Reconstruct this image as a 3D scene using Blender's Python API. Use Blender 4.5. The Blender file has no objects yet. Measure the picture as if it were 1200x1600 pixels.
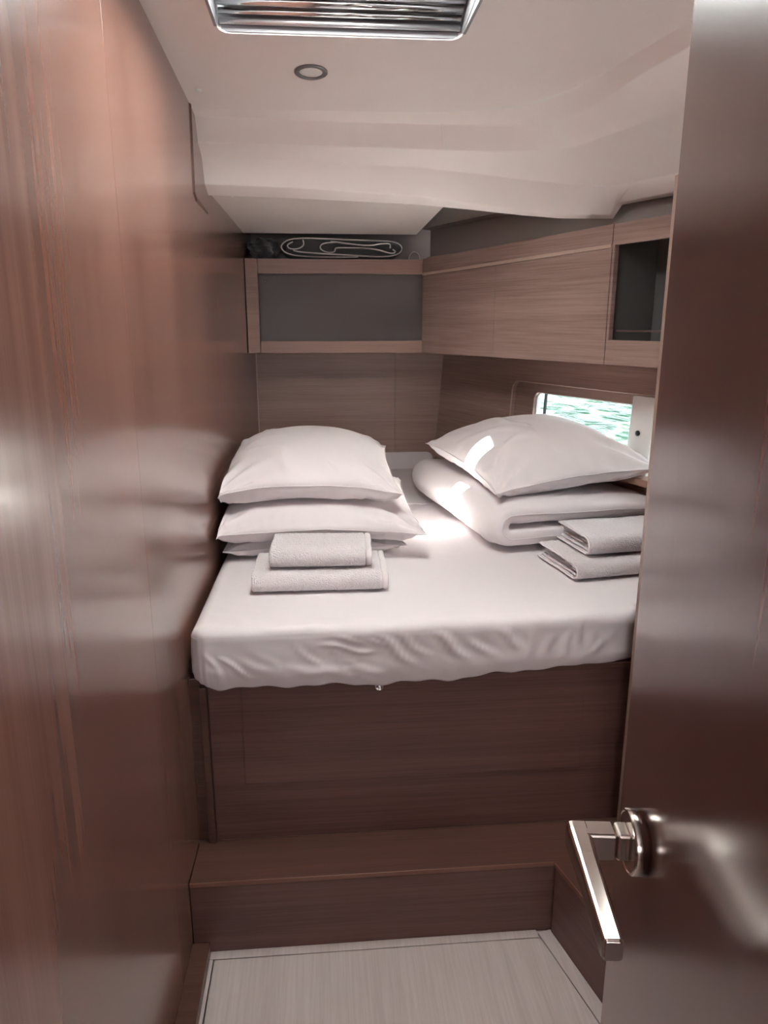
import bpy, bmesh, math, random
import numpy as np
from mathutils import Vector, Matrix
from mathutils.geometry import tessellate_polygon

# ------------------------------------------------------------------ camera, light, exposure
S = bpy.context.scene
COL = S.collection
EYE = 1.42                                   # eye height above the cabin sole
tilt = math.atan(295 / 1150)
yaw = math.radians(4.8)
cam = bpy.data.cameras.new('camera')
cam.sensor_fit = 'VERTICAL'; cam.sensor_height = 36; cam.lens = 36 * 1150 / 1600
cam.clip_start = 0.02
camo = bpy.data.objects.new('camera', cam); COL.objects.link(camo)
camo.location = (0, 0, EYE); camo.rotation_euler = (math.pi / 2 - tilt, 0, -yaw)
S.camera = camo

world = bpy.data.worlds.new('sky'); S.world = world; world.use_nodes = True
wb = world.node_tree.nodes['Background']
wb.inputs[0].default_value = (.84, .90, 1, 1); wb.inputs[1].default_value = 3.6

sun = bpy.data.lights.new('sun', 'SUN'); sun.energy = 140; sun.angle = math.radians(.6); sun.color = (1, .94, .89)
suno = bpy.data.objects.new('sun', sun); COL.objects.link(suno)
suno.rotation_euler = Vector((-math.cos(math.radians(80)), 0, -math.sin(math.radians(80)))).to_track_quat('-Z', 'Y').to_euler()

def area(name, loc, target, sx, sy, e, c):
    l = bpy.data.lights.new(name, 'AREA'); l.shape = 'RECTANGLE'; l.size = sx; l.size_y = sy; l.energy = e; l.color = c
    o = bpy.data.objects.new(name, l); COL.objects.link(o); o.location = loc
    o.rotation_euler = (Vector(target) - Vector(loc)).to_track_quat('-Z', 'Y').to_euler(); return o
# added fill lamp in the unseen saloon, aimed up to brighten the ceiling
area('saloon_fill', (-.05, -1.2, 1.45), (.12, .2, 2.4), .8, .5, 6, (1, .90, .86))

S.view_settings.view_transform = 'Standard'; S.view_settings.look = 'None'
S.view_settings.gamma = 1; S.view_settings.use_curve_mapping = False
S.view_settings.exposure = 0.78
S.cycles.caustics_reflective = False; S.cycles.caustics_refractive = False; S.cycles.blur_glossy = 1.0
S.cycles.max_bounces = 10; S.cycles.diffuse_bounces = 6; S.cycles.transparent_max_bounces = 12
S.cycles.sample_clamp_indirect = 25

# ------------------------------------------------------------------ materials
def new_mat(name):
    m = bpy.data.materials.new(name); m.use_nodes = True
    return m, m.node_tree.nodes, m.node_tree.links, m.node_tree.nodes['Principled BSDF']

def wood(name, dark, light, scale, rough=.3, bump=.15, mid=None, spec=.5, contrast=(.3, .7), coat=0):
    """veneer: fine streaks; scale = how fast the grain varies along x, y, z (small = along the grain)"""
    m, N, L, b = new_mat(name)
    g = N.new('ShaderNodeNewGeometry'); mp = N.new('ShaderNodeMapping'); mp.inputs[3].default_value = scale
    L.new(g.outputs['Position'], mp.inputs[0])
    n1 = N.new('ShaderNodeTexNoise'); n1.inputs['Scale'].default_value = 1; n1.inputs['Detail'].default_value = 6
    n1.inputs['Roughness'].default_value = .65; n1.inputs['Distortion'].default_value = .15
    L.new(mp.outputs[0], n1.inputs[0])
    mp2 = N.new('ShaderNodeMapping'); mp2.inputs[3].default_value = [s * .13 for s in scale]
    L.new(g.outputs['Position'], mp2.inputs[0])
    n2 = N.new('ShaderNodeTexNoise'); n2.inputs['Scale'].default_value = 1; n2.inputs['Detail'].default_value = 3
    n2.inputs['Distortion'].default_value = .6
    L.new(mp2.outputs[0], n2.inputs[0])
    mx = N.new('ShaderNodeMath'); mx.operation = 'MULTIPLY_ADD'; mx.inputs[1].default_value = .45
    L.new(n2.outputs[0], mx.inputs[0]); 
    mm = N.new('ShaderNodeMath'); mm.operation = 'MULTIPLY'; mm.inputs[1].default_value = .55
    L.new(n1.outputs[0], mm.inputs[0]); L.new(mm.outputs[0], mx.inputs[2])
    r = N.new('ShaderNodeValToRGB'); r.color_ramp.elements[0].position = contrast[0]; r.color_ramp.elements[1].position = contrast[1]
    r.color_ramp.elements[0].color = (*dark, 1); r.color_ramp.elements[1].color = (*light, 1)
    L.new(mx.outputs[0], r.inputs[0]); L.new(r.outputs[0], b.inputs['Base Color'])
    b.inputs['Roughness'].default_value = rough; b.inputs['Specular IOR Level'].default_value = spec
    b.inputs['Coat Weight'].default_value = coat; b.inputs['Coat Roughness'].default_value = .16
    bp = N.new('ShaderNodeBump'); bp.inputs['Strength'].default_value = bump; bp.inputs['Distance'].default_value = .0006
    L.new(n1.outputs[0], bp.inputs['Height']); L.new(bp.outputs[0], b.inputs['Normal'])
    return m

def plain(name, col, rough=.5, metal=0, bump=0, bscale=300, dist=.0008, sheen=0, spec=.5, coat=0, vary=0):
    m, N, L, b = new_mat(name)
    b.inputs['Base Color'].default_value = (*col, 1); b.inputs['Roughness'].default_value = rough
    b.inputs['Metallic'].default_value = metal; b.inputs['Specular IOR Level'].default_value = spec
    b.inputs['Sheen Weight'].default_value = sheen; b.inputs['Coat Weight'].default_value = coat
    g = N.new('ShaderNodeNewGeometry')
    n = N.new('ShaderNodeTexNoise'); n.inputs['Scale'].default_value = bscale; n.inputs['Detail'].default_value = 3
    L.new(g.outputs['Position'], n.inputs[0])
    if bump:
        bp = N.new('ShaderNodeBump'); bp.inputs['Strength'].default_value = bump; bp.inputs['Distance'].default_value = dist
        L.new(n.outputs[0], bp.inputs['Height']); L.new(bp.outputs[0], b.inputs['Normal'])
    if vary:
        n2 = N.new('ShaderNodeTexNoise'); n2.inputs['Scale'].default_value = 4
        L.new(g.outputs['Position'], n2.inputs[0])
        r = N.new('ShaderNodeValToRGB')
        r.color_ramp.elements[0].color = (*[c * (1 - vary) for c in col], 1); r.color_ramp.elements[1].color = (*col, 1)
        r.color_ramp.elements[0].position = .3; r.color_ramp.elements[1].position = .7
        L.new(n2.outputs[0], r.inputs[0]); L.new(r.outputs[0], b.inputs['Base Color'])
    return m

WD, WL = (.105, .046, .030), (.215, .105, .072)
M = {}
M['wood_v'] = wood('veneer_vertical', (.145, .064, .047), (.262, .130, .099), (38, 38, .7), .25, .03, contrast=(.36, .64), coat=.65)
M['wood_door'] = wood('veneer_door', (.095, .038, .032), (.175, .078, .064), (90, 90, 1.5), .22, .02, contrast=(.34, .66), coat=.8)
M['wood_h'] = wood('veneer_horizontal', (.085, .038, .032), (.175, .085, .070), (4, 4, 190), .36, .1)
M['wood_hull_hazed'] = wood('veneer_hull_side_hazed', (.23, .145, .122), (.46, .325, .285), (4, 4, 200), .4, .15, contrast=(.3, .72))  # veneer lightened and greyed: haze over the far lockers put into the colour
M['wood_aft_hazed'] = wood('veneer_aft_hazed', (.25, .155, .130), (.40, .265, .228), (5, 5, 260), .4, .2)  # same haze painted in here, paler and greyer than the near veneer
M['wood_rail'] = wood('veneer_rail', (.25, .14, .105), (.36, .215, .165), (5, 5, 330), .38, .25)
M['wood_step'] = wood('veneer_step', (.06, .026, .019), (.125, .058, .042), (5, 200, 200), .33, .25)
M['edge'] = plain('lacquered_edge', (.22, .145, .12), .4)
M['nosing'] = plain('step_edge', (.20, .09, .06), .35)
M['dark_gap'] = plain('dark_gap', (.015, .01, .008), .7)
M['floor'] = wood('pale_laminate', (.40, .33, .31), (.62, .55, .52), (150, 5, 150), .38, .2, contrast=(.25, .75))
M['liner'] = plain('headliner', (.84, .775, .745), .45, bump=.05, bscale=600, vary=.03)
M['recess'] = plain('side_lining', (.42, .385, .365), .7, bump=.1, bscale=400)
M['grey_board'] = plain('grey_lining_board', (.22, .195, .19), .6, vary=.08)
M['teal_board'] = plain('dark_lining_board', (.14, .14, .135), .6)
M['sheet'] = plain('cotton_sheet', (.72, .675, .685), .85, bump=.35, bscale=900, dist=.0006, sheen=.2, spec=.2)
M['cotton'] = plain('pillow_cotton', (.76, .71, .718), .8, bump=.25, bscale=1100, dist=.0005, sheen=.25, spec=.2)
M['nickel'] = plain('satin_nickel', (.62, .56, .52), .2, 1)
M['shaft'] = plain('shaft_grey', (.30, .30, .32), .5)
M['pale_strip'] = plain('pale_strip', (.52, .38, .32), .4)
M['chrome'] = plain('chrome', (.8, .8, .8), .1, 1)
M['white'] = plain('white_moulding', (.83, .82, .80), .35)
M['alu'] = plain('anodised_aluminium', (.66, .66, .68), .28, .85)
M['grey_cloth'] = plain('grey_fleece', (.10, .10, .105), .95, bump=.6, bscale=260, dist=.003, sheen=.4)
M['piping'] = plain('pale_piping', (.66, .63, .62), .8)
M['hull'] = plain('gelcoat', (.75, .75, .75), .3)
M['black'] = plain('black_plastic', (.02, .02, .02), .4)

def terry():
    m, N, L, b = new_mat('terry_cloth')
    b.inputs['Base Color'].default_value = (.80, .75, .76, 1); b.inputs['Roughness'].default_value = .95
    b.inputs['Sheen Weight'].default_value = .35; b.inputs['Specular IOR Level'].default_value = .1
    g = N.new('ShaderNodeNewGeometry')
    v = N.new('ShaderNodeTexVoronoi'); v.inputs['Scale'].default_value = 330; L.new(g.outputs['Position'], v.inputs[0])
    n = N.new('ShaderNodeTexNoise'); n.inputs['Scale'].default_value = 140; n.inputs['Detail'].default_value = 4; L.new(g.outputs['Position'], n.inputs[0])
    a = N.new('ShaderNodeMath'); a.operation = 'SUBTRACT'; L.new(n.outputs[0], a.inputs[0]); L.new(v.outputs[0], a.inputs[1])
    bp = N.new('ShaderNodeBump'); bp.inputs['Strength'].default_value = .9; bp.inputs['Distance'].default_value = .0035
    L.new(a.outputs[0], bp.inputs['Height']); L.new(bp.outputs[0], b.inputs['Normal'])
    return m
M['terry'] = terry()

def glass(name, tint, gl=.08):
    m, N, L, b = new_mat(name); N.remove(b)
    t = N.new('ShaderNodeBsdfTransparent'); t.inputs[0].default_value = (*tint, 1)
    g = N.new('ShaderNodeBsdfGlossy'); g.inputs[1].default_value = .02
    f = N.new('ShaderNodeLayerWeight'); f.inputs[0].default_value = .5
    pw = N.new('ShaderNodeMath'); pw.operation = 'POWER'; pw.inputs[1].default_value = 5; L.new(f.outputs['Facing'], pw.inputs[0])
    ad = N.new('ShaderNodeMath'); ad.operation = 'MULTIPLY_ADD'; ad.inputs[1].default_value = .9; ad.inputs[2].default_value = .04; L.new(pw.outputs[0], ad.inputs[0])
    x = N.new('ShaderNodeMixShader'); L.new(ad.outputs[0], x.inputs[0]); L.new(t.outputs[0], x.inputs[1]); L.new(g.outputs[0], x.inputs[2])
    L.new(x.outputs[0], N['Material Output'].inputs[0]); return m
M['glass'] = glass('window_glass', (.93, .98, .96))

def blind():
    m, N, L, b = new_mat('blind_fabric'); N.remove(b)
    t = N.new('ShaderNodeBsdfTranslucent'); t.inputs[0].default_value = (.64, .615, .64, 1)
    d = N.new('ShaderNodeBsdfDiffuse'); d.inputs[0].default_value = (.6, .6, .63, 1)
    x = N.new('ShaderNodeMixShader'); x.inputs[0].default_value = .18
    L.new(t.outputs[0], x.inputs[1]); L.new(d.outputs[0], x.inputs[2]); L.new(x.outputs[0], N['Material Output'].inputs[0]); return m
M['blind'] = blind()

def water():
    m, N, L, b = new_mat('harbour_water')
    b.inputs['Roughness'].default_value = .2; b.inputs['IOR'].default_value = 1.12; b.inputs['Specular IOR Level'].default_value = .1
    g = N.new('ShaderNodeNewGeometry'); mp = N.new('ShaderNodeMapping'); mp.inputs[3].default_value = (1.3, .55, 1); mp.inputs[2].default_value = (0, 0, .5)
    L.new(g.outputs['Position'], mp.inputs[0])
    n = N.new('ShaderNodeTexNoise'); n.inputs['Scale'].default_value = 1.15; n.inputs['Detail'].default_value = 7; n.inputs['Distortion'].default_value = 1.6
    L.new(mp.outputs[0], n.inputs[0])
    r = N.new('ShaderNodeValToRGB'); e = r.color_ramp.elements  # pale stops paint the glitter on the ripples into the base colour
    e[0].position = .40; e[0].color = (.0004, .0032, .0014, 1); e[1].position = .66; e[1].color = (.035, .034, .03, 1)
    k_ = e.new(.51); k_.color = (.0012, .0065, .003, 1); k_ = e.new(.56); k_.color = (.024, .026, .022, 1)
    L.new(n.outputs[0], r.inputs[0]); L.new(r.outputs[0], b.inputs['Base Color'])
    n2 = N.new('ShaderNodeTexNoise'); n2.inputs['Scale'].default_value = 2.2; n2.inputs['Detail'].default_value = 3; n2.inputs['Distortion'].default_value = .8
    L.new(mp.outputs[0], n2.inputs[0])
    bp = N.new('ShaderNodeBump'); bp.inputs['Strength'].default_value = 1; bp.inputs['Distance'].default_value = .25
    L.new(n2.outputs[0], bp.inputs['Height']); L.new(bp.outputs[0], b.inputs['Normal'])
    return m
M['water'] = water()

# ------------------------------------------------------------------ helpers
def link(name, me, m, parent=None, smooth=False):
    o = bpy.data.objects.new(name, me); COL.objects.link(o)
    if m is not None: me.materials.append(M[m] if isinstance(m, str) else m)
    if smooth:
        for p in me.polygons: p.use_smooth = True
    if parent is not None:
        o.parent = parent
        o.matrix_parent_inverse = parent.matrix_world.inverted() if parent.type != 'EMPTY' else Matrix.Translation(-parent.location)
    return o

def from_bm(name, bm, m, parent=None, smooth=False):
    bmesh.ops.recalc_face_normals(bm, faces=bm.faces[:])
    me = bpy.data.meshes.new(name); bm.to_mesh(me); bm.free(); return link(name, me, m, parent, smooth)

def struct(o): o['kind'] = 'structure'; return o
def tag(o, label, cat, group=None):
    o['label'] = label; o['category'] = cat
    if group: o['group'] = group
    return o
def thing(name, loc, label, cat, group=None):
    o = bpy.data.objects.new(name, None); COL.objects.link(o); o.location = loc; o.empty_display_size = .05
    return tag(o, label, cat, group)

EX = ((1, 0, 0), (0, 1, 0), (0, 0, 1))
def bx(bm, x0, x1, y0, y1, z0, z1, fr=None, bev=0):
    """box in a frame fr = (origin, a, b, c)"""
    O, a, b, c = fr if fr else ((0, 0, 0), *EX)
    O, a, b, c = map(Vector, (O, a, b, c))
    vs = [bm.verts.new(O + a * x + b * y + c * z) for x in (x0, x1) for y in (y0, y1) for z in (z0, z1)]
    fs = [bm.faces.new([vs[i] for i in q]) for q in ((0, 1, 3, 2), (4, 6, 7, 5), (0, 4, 5, 1), (2, 3, 7, 6), (0, 2, 6, 4), (1, 5, 7, 3))]
    if bev:
        es = {e for f in fs for e in f.edges}
        bmesh.ops.bevel(bm, geom=list(es), offset=bev, segments=2, affect='EDGES', profile=.5)
def box(name, m, x0, x1, y0, y1, z0, z1, parent=None, fr=None, bev=.0015):
    bm = bmesh.new(); bx(bm, x0, x1, y0, y1, z0, z1, fr, bev); return from_bm(name, bm, m, parent)

def rrect(x0, x1, y0, y1, r, n=6):
    pts = []
    for cx, cy, a in ((x1 - r, y0 + r, -90), (x1 - r, y1 - r, 0), (x0 + r, y1 - r, 90), (x0 + r, y0 + r, 180)):
        for k in range(n + 1):
            t = math.radians(a + 90 * k / n); pts.append((cx + r * math.cos(t), cy + r * math.sin(t)))
    return pts
def plate(name, m, outline, holes, th, fr, parent=None, bm=None):
    """flat board with holes: outline and holes in the frame's a, b; thickness along c"""
    own = bm is None
    if own: bm = bmesh.new()
    O, a, b, c = map(Vector, fr)
    loops = [outline] + list(holes)
    tri = tessellate_polygon([[Vector((p[0], p[1], 0)) for p in l] for l in loops])
    flat = [p for l in loops for p in l]
    v0 = [bm.verts.new(O + a * p[0] + b * p[1]) for p in flat]
    v1 = [bm.verts.new(O + a * p[0] + b * p[1] + c * th) for p in flat]
    for t in tri:
        try: bm.faces.new([v0[i] for i in t]); bm.faces.new([v1[i] for i in reversed(t)])
        except ValueError: pass
    k = 0
    for l in loops:
        for i in range(len(l)):
            j = (i + 1) % len(l); bm.faces.new((v0[k + i], v0[k + j], v1[k + j], v1[k + i]))
        k += len(l)
    if own: return from_bm(name, bm, m, parent)

def tube(bm, pts, r, n=8, closed=False):
    pts = [Vector(p) for p in pts]; rings = []
    for i, p in enumerate(pts):
        q0 = pts[i - 1] if (i or closed) else pts[0]; q1 = pts[(i + 1) % len(pts)] if (i < len(pts) - 1 or closed) else pts[-1]
        t = (q1 - q0).normalized(); u = t.cross(Vector((0.31, .12, .94))).normalized(); w = t.cross(u)
        rings.append([bm.verts.new(p + u * r * math.cos(k * 2 * math.pi / n) + w * r * math.sin(k * 2 * math.pi / n)) for k in range(n)])
    R = len(rings)
    for i in range(R if closed else R - 1):
        A, B = rings[i], rings[(i + 1) % R]
        for k in range(n): bm.faces.new((A[k], A[(k + 1) % n], B[(k + 1) % n], B[k]))
    if not closed: bm.faces.new(rings[0][::-1]); bm.faces.new(rings[-1])
def lathe(bm, prof, fr, n=40):
    """prof: (radius, height) along c of the frame"""
    O, a, b, c = map(Vector, fr); rings = []
    for r, h in prof:
        rings.append([bm.verts.new(O + c * h + (a * math.cos(2 * math.pi * k / n) + b * math.sin(2 * math.pi * k / n)) * max(r, 1e-5)) for k in range(n)])
    for A, B in zip(rings, rings[1:]):
        for k in range(n): bm.faces.new((A[k], A[(k + 1) % n], B[(k + 1) % n], B[k]))
    bm.faces.new(rings[0][::-1]); bm.faces.new(rings[-1])
def grid_mesh(name, P, m, parent=None, wrapu=False, smooth=True):
    """P: array (n, m, 3)"""
    n, k = P.shape[:2]; idx = np.arange(n * k).reshape(n, k)
    f = []
    for i in range(n if wrapu else n - 1):
        A, B = idx[i], idx[(i + 1) % n]
        f += [(A[j], A[j + 1], B[j + 1], B[j]) for j in range(k - 1)]
    me = bpy.data.meshes.new(name); me.from_pydata(P.reshape(-1, 3).tolist(), [], [tuple(map(int, q)) for q in f])
    return link(name, me, m, parent, smooth)

def fbm(x, y, seed=0, octv=4, sc=1.0):
    """cheap smooth noise from random sine waves"""
    rg = np.random.RandomState(seed); z = np.zeros_like(x, dtype=float); amp = 1.
    for o in range(octv):
        for k in range(5):
            th = rg.rand() * 6.283; fq = sc * 2 ** o * (.7 + .6 * rg.rand()); ph = rg.rand() * 6.283
            z += amp * np.sin((x * math.cos(th) + y * math.sin(th)) * fq + ph) / 5
        amp *= .5
    return z

def bag(hx, hy, Tu, Tl, N=88, K=96, pull=.07, q=.62, puck=.012, folds=.010, seed=0, fq=1., flat_=2.4):
    """filled bag from two sewn sheets: pointed corners, edges drawn in, puckers along the seam; (2, N, K, 3)"""
    rg = np.random.RandomState(seed)
    g = lambda n: np.sin(np.linspace(-1, 1, n) * math.pi / 2) * .55 + np.linspace(-1, 1, n) * .45
    U, V = np.meshgrid(g(N), g(K), indexing='ij')
    X = U * hx * (1 - pull * (1 - V ** 2) ** .9 * np.abs(U) ** 2); Y = V * hy * (1 - pull * hx / hy * (1 - U ** 2) ** .9 * np.abs(V) ** 2)
    dU = (1 - np.abs(U)) * hx; dV = (1 - np.abs(V)) * hy; d = np.minimum(dU, dV)
    prof = ((1 - np.abs(U) ** flat_) * (1 - np.abs(V) ** flat_)) ** q
    P = np.zeros((2, N, K, 3))
    # seam ripples shared by both sheets
    cor = (np.abs(U * V)) ** 3
    ripple = .0035 * fbm(X * 26, Y * 26, seed + 3, 2)
    edge = np.exp(-(d / .03))
    for k in (0, 1):
        sgn = 1 if k else -1; T = Tu if k else Tl
        z = T * (prof if k else prof ** .72)
        # puckers run at right angles to the nearer seam and fade inwards
        al = np.where(dU < dV, Y, X); wv = fbm(al * 95 * fq, d * 8, seed + 7 + k, 2) * .6 + .5 * fbm(al * 45 * fq, d * 5, seed + 17 + k, 2)
        env = np.clip(d / .012, 0, 1) * np.exp(-(d / .055) ** 1.3) * (.45 + .9 * np.abs(np.where(dU < dV, V, U)) ** 2)
        dz = puck * wv * env
        # tension folds fanning out of the four corners
        for cx, cy in ((-1, -1), (-1, 1), (1, -1), (1, 1)):
            rx, ry = (U - cx) * hx, (V - cy) * hy; r = np.hypot(rx, ry) + 1e-6; a = np.arctan2(ry * -cy, rx * -cx)
            m_ = np.exp(-((r - .10) / .085) ** 2) * np.clip(r / .05, 0, 1)
            dz += folds * m_ * np.sin(a * (9 + 3 * rg.rand()) + rg.rand() * 6 + r * 14 * (rg.rand() - .5)) * .8
        dz += .0058 * fbm(X * 13 * fq, Y * 13 * fq, seed + 29 + k, 3) * np.clip(d / .05, 0, 1)
        rd = fbm(X * 17 + .6 * fbm(X * 9, Y * 9, seed + 2, 2), Y * 17, seed + 41 + k, 2)      # a few sharp creases
        dz += .0065 * np.exp(-(rd / .10) ** 2) * np.clip(d / .05, 0, 1) * (fbm(X * 6, Y * 6, seed + 50 + k, 1) > .15)
        P[k, ..., 0] = X; P[k, ..., 1] = Y; P[k, ..., 2] = sgn * (z + dz * (z > 0)) + ripple * edge
    for sl in ((slice(0, 1), slice(None)), (slice(-1, None), slice(None)), (slice(None), slice(0, 1)), (slice(None), slice(-1, None))):
        P[1][sl] = P[0][sl]
    return P
def place(P, cx, cy, z0, yaw, ground, droop=(0, 0), tilt=(0, 0), xmin=None):
    """set a bag on a height field: drooping corners, leaning, soft contact beneath"""
    Q = P.copy(); z = Q[..., 2]
    hx, hy = np.abs(P[..., 0]).max(), np.abs(P[..., 1]).max()
    z -= droop[0] * (Q[..., 0] / hx) ** 2 + droop[1] * (Q[..., 1] / hy) ** 2
    z += tilt[0] * Q[..., 0] + tilt[1] * Q[..., 1]
    c, s = math.cos(yaw), math.sin(yaw); X = Q[..., 0].copy(); Y = Q[..., 1].copy()
    Q[..., 0] = cx + X * c - Y * s; Q[..., 1] = cy + X * s + Y * c; Q[..., 2] = z + z0
    if xmin is not None:
        d = Q[..., 0] - xmin; Q[..., 0] = np.where(d < .03, xmin + .004 + .026 * np.exp((np.minimum(d, .03) - .03) / .026), Q[..., 0])
    gz = ground(Q[..., 0], Q[..., 1]); d = Q[..., 2] - gz - .001
    k = .010; Q[..., 2] = gz + .001 + np.where(d > k, d, k * np.exp((np.minimum(d, k) - k) / k))
    Q[1, ..., 2] = np.maximum(Q[1, ..., 2], Q[0, ..., 2])
    return Q

# ------------------------------------------------------------------ frames of the cabin's faces
def wx(y): return -.347 + .0168 * y                       # left wall face
LW = ((-.347, 0, 0), Vector((.0168, 1, 0)).normalized(), (0, 0, 1), Vector((-1, .0168, 0)).normalized())
HA = Vector((.375, -.927, 0)).normalized(); HB = Vector((.0603, .0244, .998)).normalized(); HC = Vector((.927, .375, -.065)).normalized()
HP = ((.558, 3.4, 1.284), HA, HB, HC)                     # hull-side lining
LA = Vector((.405, -.914, 0)).normalized(); LC = Vector((.914, .405, 0)).normalized()
LK = ((.417, 3.1, 0), LA, (0, 0, 1), LC)                  # hull-side lockers
def zc(y): return 2.155 - .1 * y                          # forward headliner

# ------------------------------------------------------------------ shell
# sole
fl = struct(box('floor', 'floor', -.9, 1.4, -1.6, 1.6, -.05, -.006, bev=0))
box('floor_border', 'floor', -.284, .4885, 1.4145, 1.437, -.008, 0, fl, bev=.0006)
box('floor_border', 'floor', -.284, -.2765, -1.0, 1.4138, -.008, 0, fl, bev=.0006)
SD = Vector((.573 - .515, 1.211 - 1.439, 0)).normalized(); SN = Vector((-SD.y, SD.x, 0))   # run of the side step and its outward normal
SF = ((.524, 1.433, 0), SD, SN, (0, 0, 1))
box('floor_border', 'floor', -.003, 1.5, -.0005, -.0325, -.008, 0, fl, fr=SF, bev=.0006)
# the lift-out panel: front edge 1.411, right edge parallel to the side step
q = Vector(SF[0]) - SN * .0358
def side_x(y, off): p = Vector(SF[0]) - SN * off; return p.x + SD.x / SD.y * (y - p.y)
r = .015
out = [(-.273, -1.0), (side_x(-1.0, .0358), -1.0)]
cx0, cy0 = side_x(1.411 - r, .0358) , 1.411
for k in range(7):
    t = math.radians(15 + 75 * k / 6); out.append((cx0 - r + r * math.cos(t), cy0 - r + r * math.sin(t)))
out += [(-.273, 1.411)]
plate('floor_panel', 'floor', out, [], .008, ((0, 0, -.0075), (1, 0, 0), (0, 1, 0), (0, 0, 1)), fl)
box('seam_backing', 'dark_gap', -.284, .6, -1, 1.42, -.0065, -.006, fl, bev=0)

# left wall in three veneered panels with fine joints
wl = struct(box('wall_left', 'dark_gap', -1.7, 3.6, -.02, 2.14, .012, .04, fr=LW, bev=0))
cuts = [-1.7, 1.315, 2.318, 3.6]
for a0, a1 in zip(cuts, cuts[1:]):
    box('panel', 'wood_v', a0 + .0002, a1 - .0002, -.02, 2.14, 0, .014, wl, fr=LW, bev=.0004)
# dark edging strip that follows the headliner profile
bm = bmesh.new()
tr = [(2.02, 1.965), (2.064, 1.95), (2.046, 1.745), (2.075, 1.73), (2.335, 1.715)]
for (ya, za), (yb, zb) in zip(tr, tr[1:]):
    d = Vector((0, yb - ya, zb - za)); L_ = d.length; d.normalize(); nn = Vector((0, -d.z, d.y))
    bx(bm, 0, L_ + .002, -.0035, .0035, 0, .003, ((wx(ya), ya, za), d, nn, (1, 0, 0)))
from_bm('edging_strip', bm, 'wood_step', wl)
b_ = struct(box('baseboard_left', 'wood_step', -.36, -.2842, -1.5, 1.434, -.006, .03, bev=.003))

# back wall: two panels
wb_ = struct(box('wall_back', 'dark_gap', -.4, .60, 3.412, 3.44, .0, 2.12, bev=0))
box('panel', 'wood_aft_hazed', -.287, .335, 3.4, 3.413, .70, 1.655, wb_, bev=.0005)
box('panel', 'wood_aft_hazed', .3362, .62, 3.4, 3.413, .70, 1.655, wb_, bev=.0005)
box('corner_bead', 'pale_strip', -.2905, -.287, 3.397, 3.413, .70, 1.3, wb_, bev=.0005)

# hull side: lining panel with the recess and the window opening
WIN = (.655, 1.62, -.335, -.118)     # along HA, along HB
u0, u1, v0, v1 = WIN
wr = struct(plate('wall_right', 'wood_hull_hazed', [(-.02, -.75), (2.2, -.75), (2.2, .04), (-.02, .04)], [rrect(u0 - .115, u1 + .4, v0 - .02, v1 + .035, .035)], .02, HP))
plate('recess_panel', 'wood_hull_hazed', rrect(u0 - .14, u1 + .44, v0 - .05, v1 + .06, .03), [rrect(u0, u1, v0, v1, .028)], .012, (Vector(HP[0]) + HC * .022, HA, HB, HC), wr)
bm = bmesh.new()    # pale edge bead of the recess
pts = rrect(u0 - .115, u1 + .4, v0 - .02, v1 + .035, .035)
tube(bm, [Vector(HP[0]) + HA * p[0] + HB * p[1] + HC * .001 for p in pts], .0022, 6, True)
from_bm('edge_bead', bm, 'pale_strip', wr, True)
struct(box('wall_port', 'hull', 1.45, 1.47, -1.6, 1.5, -.05, 2.14, bev=0)).name = 'wall_side'
# aft top and lower closures of the hull
bm = bmesh.new()
bx(bm, -.1, 2.6, .03, 1.0, .10, .12, HP)
bx(bm, -.1, 2.6, -1.75, -.45, .09, .11, HP)
bx(bm, -.45, 1.6, -1.7, 3.6, -.30, -.28)
bx(bm, -.47, -.44, -1.7, 3.6, -.3, 2.13)
bx(bm, .55, .75, 3.42, 3.44, -.3, 2.13)
bx(bm, -.47, .9, 3.45, 3.47, -.3, 2.13)
bx(bm, 1.45, 1.47, 1.4, 2.0, -.3, 2.13)
struct(from_bm('trim_2', bm, 'hull'))
# hull window
w1 = struct(plate('window_1', 'white', rrect(u0 - .03, u1 + .03, v0 - .03, v1 + .03, .05), [rrect(u0 + .004, u1 - .004, v0 + .004, v1 - .004, .026)], .02, (Vector(HP[0]) + HC * .0345, HA, HB, HC)))
for sgn, uu in ((0, u0 + .030),): box('seal', 'black', uu, uu + .006, v0, v1, .047, .058, w1, fr=HP, bev=.001)
plate('glass_pane', 'glass', rrect(u0 - .02, u1 + .02, v0 - .02, v1 + .02, .045), [], .004, (Vector(HP[0]) + HC * .056, HA, HB, HC), w1)
bm = bmesh.new(); bx(bm, 1.180, 1.275, v0 - .02, v1 + .03, .0, .045, HP, .004)
jamb = from_bm('side_post', bm, 'white', w1)
bm = bmesh.new(); lathe(bm, [(.004, 0), (.009, .001), (.009, .004), (.005, .006)], (Vector(HP[0]) + HA * 1.222 + HB * -.205 + HC * .0, HA, HB, -HC), 20)
from_bm('latch', bm, 'black', jamb, True)
box('sill', 'wood_rail', u0 - .1, u1 + .35, v0 - .022, v0 - .0, -.06, .05, w1, fr=HP, bev=.002)

# deck over everything, with the openings of hatch and portlight
dk = struct(plate('trim_3', 'hull', [(-.5, -1.7), (1.6, -1.7), (1.6, 3.7), (-.5, 3.7)],
     [rrect(-.20, .31, 1.14, 1.70, .04), rrect(.505, .755, 2.28, 2.41, .02)], .03, ((0, 0, 2.12), (1, 0, 0), (0, 1, 0), (0, 0, 1))))
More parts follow.
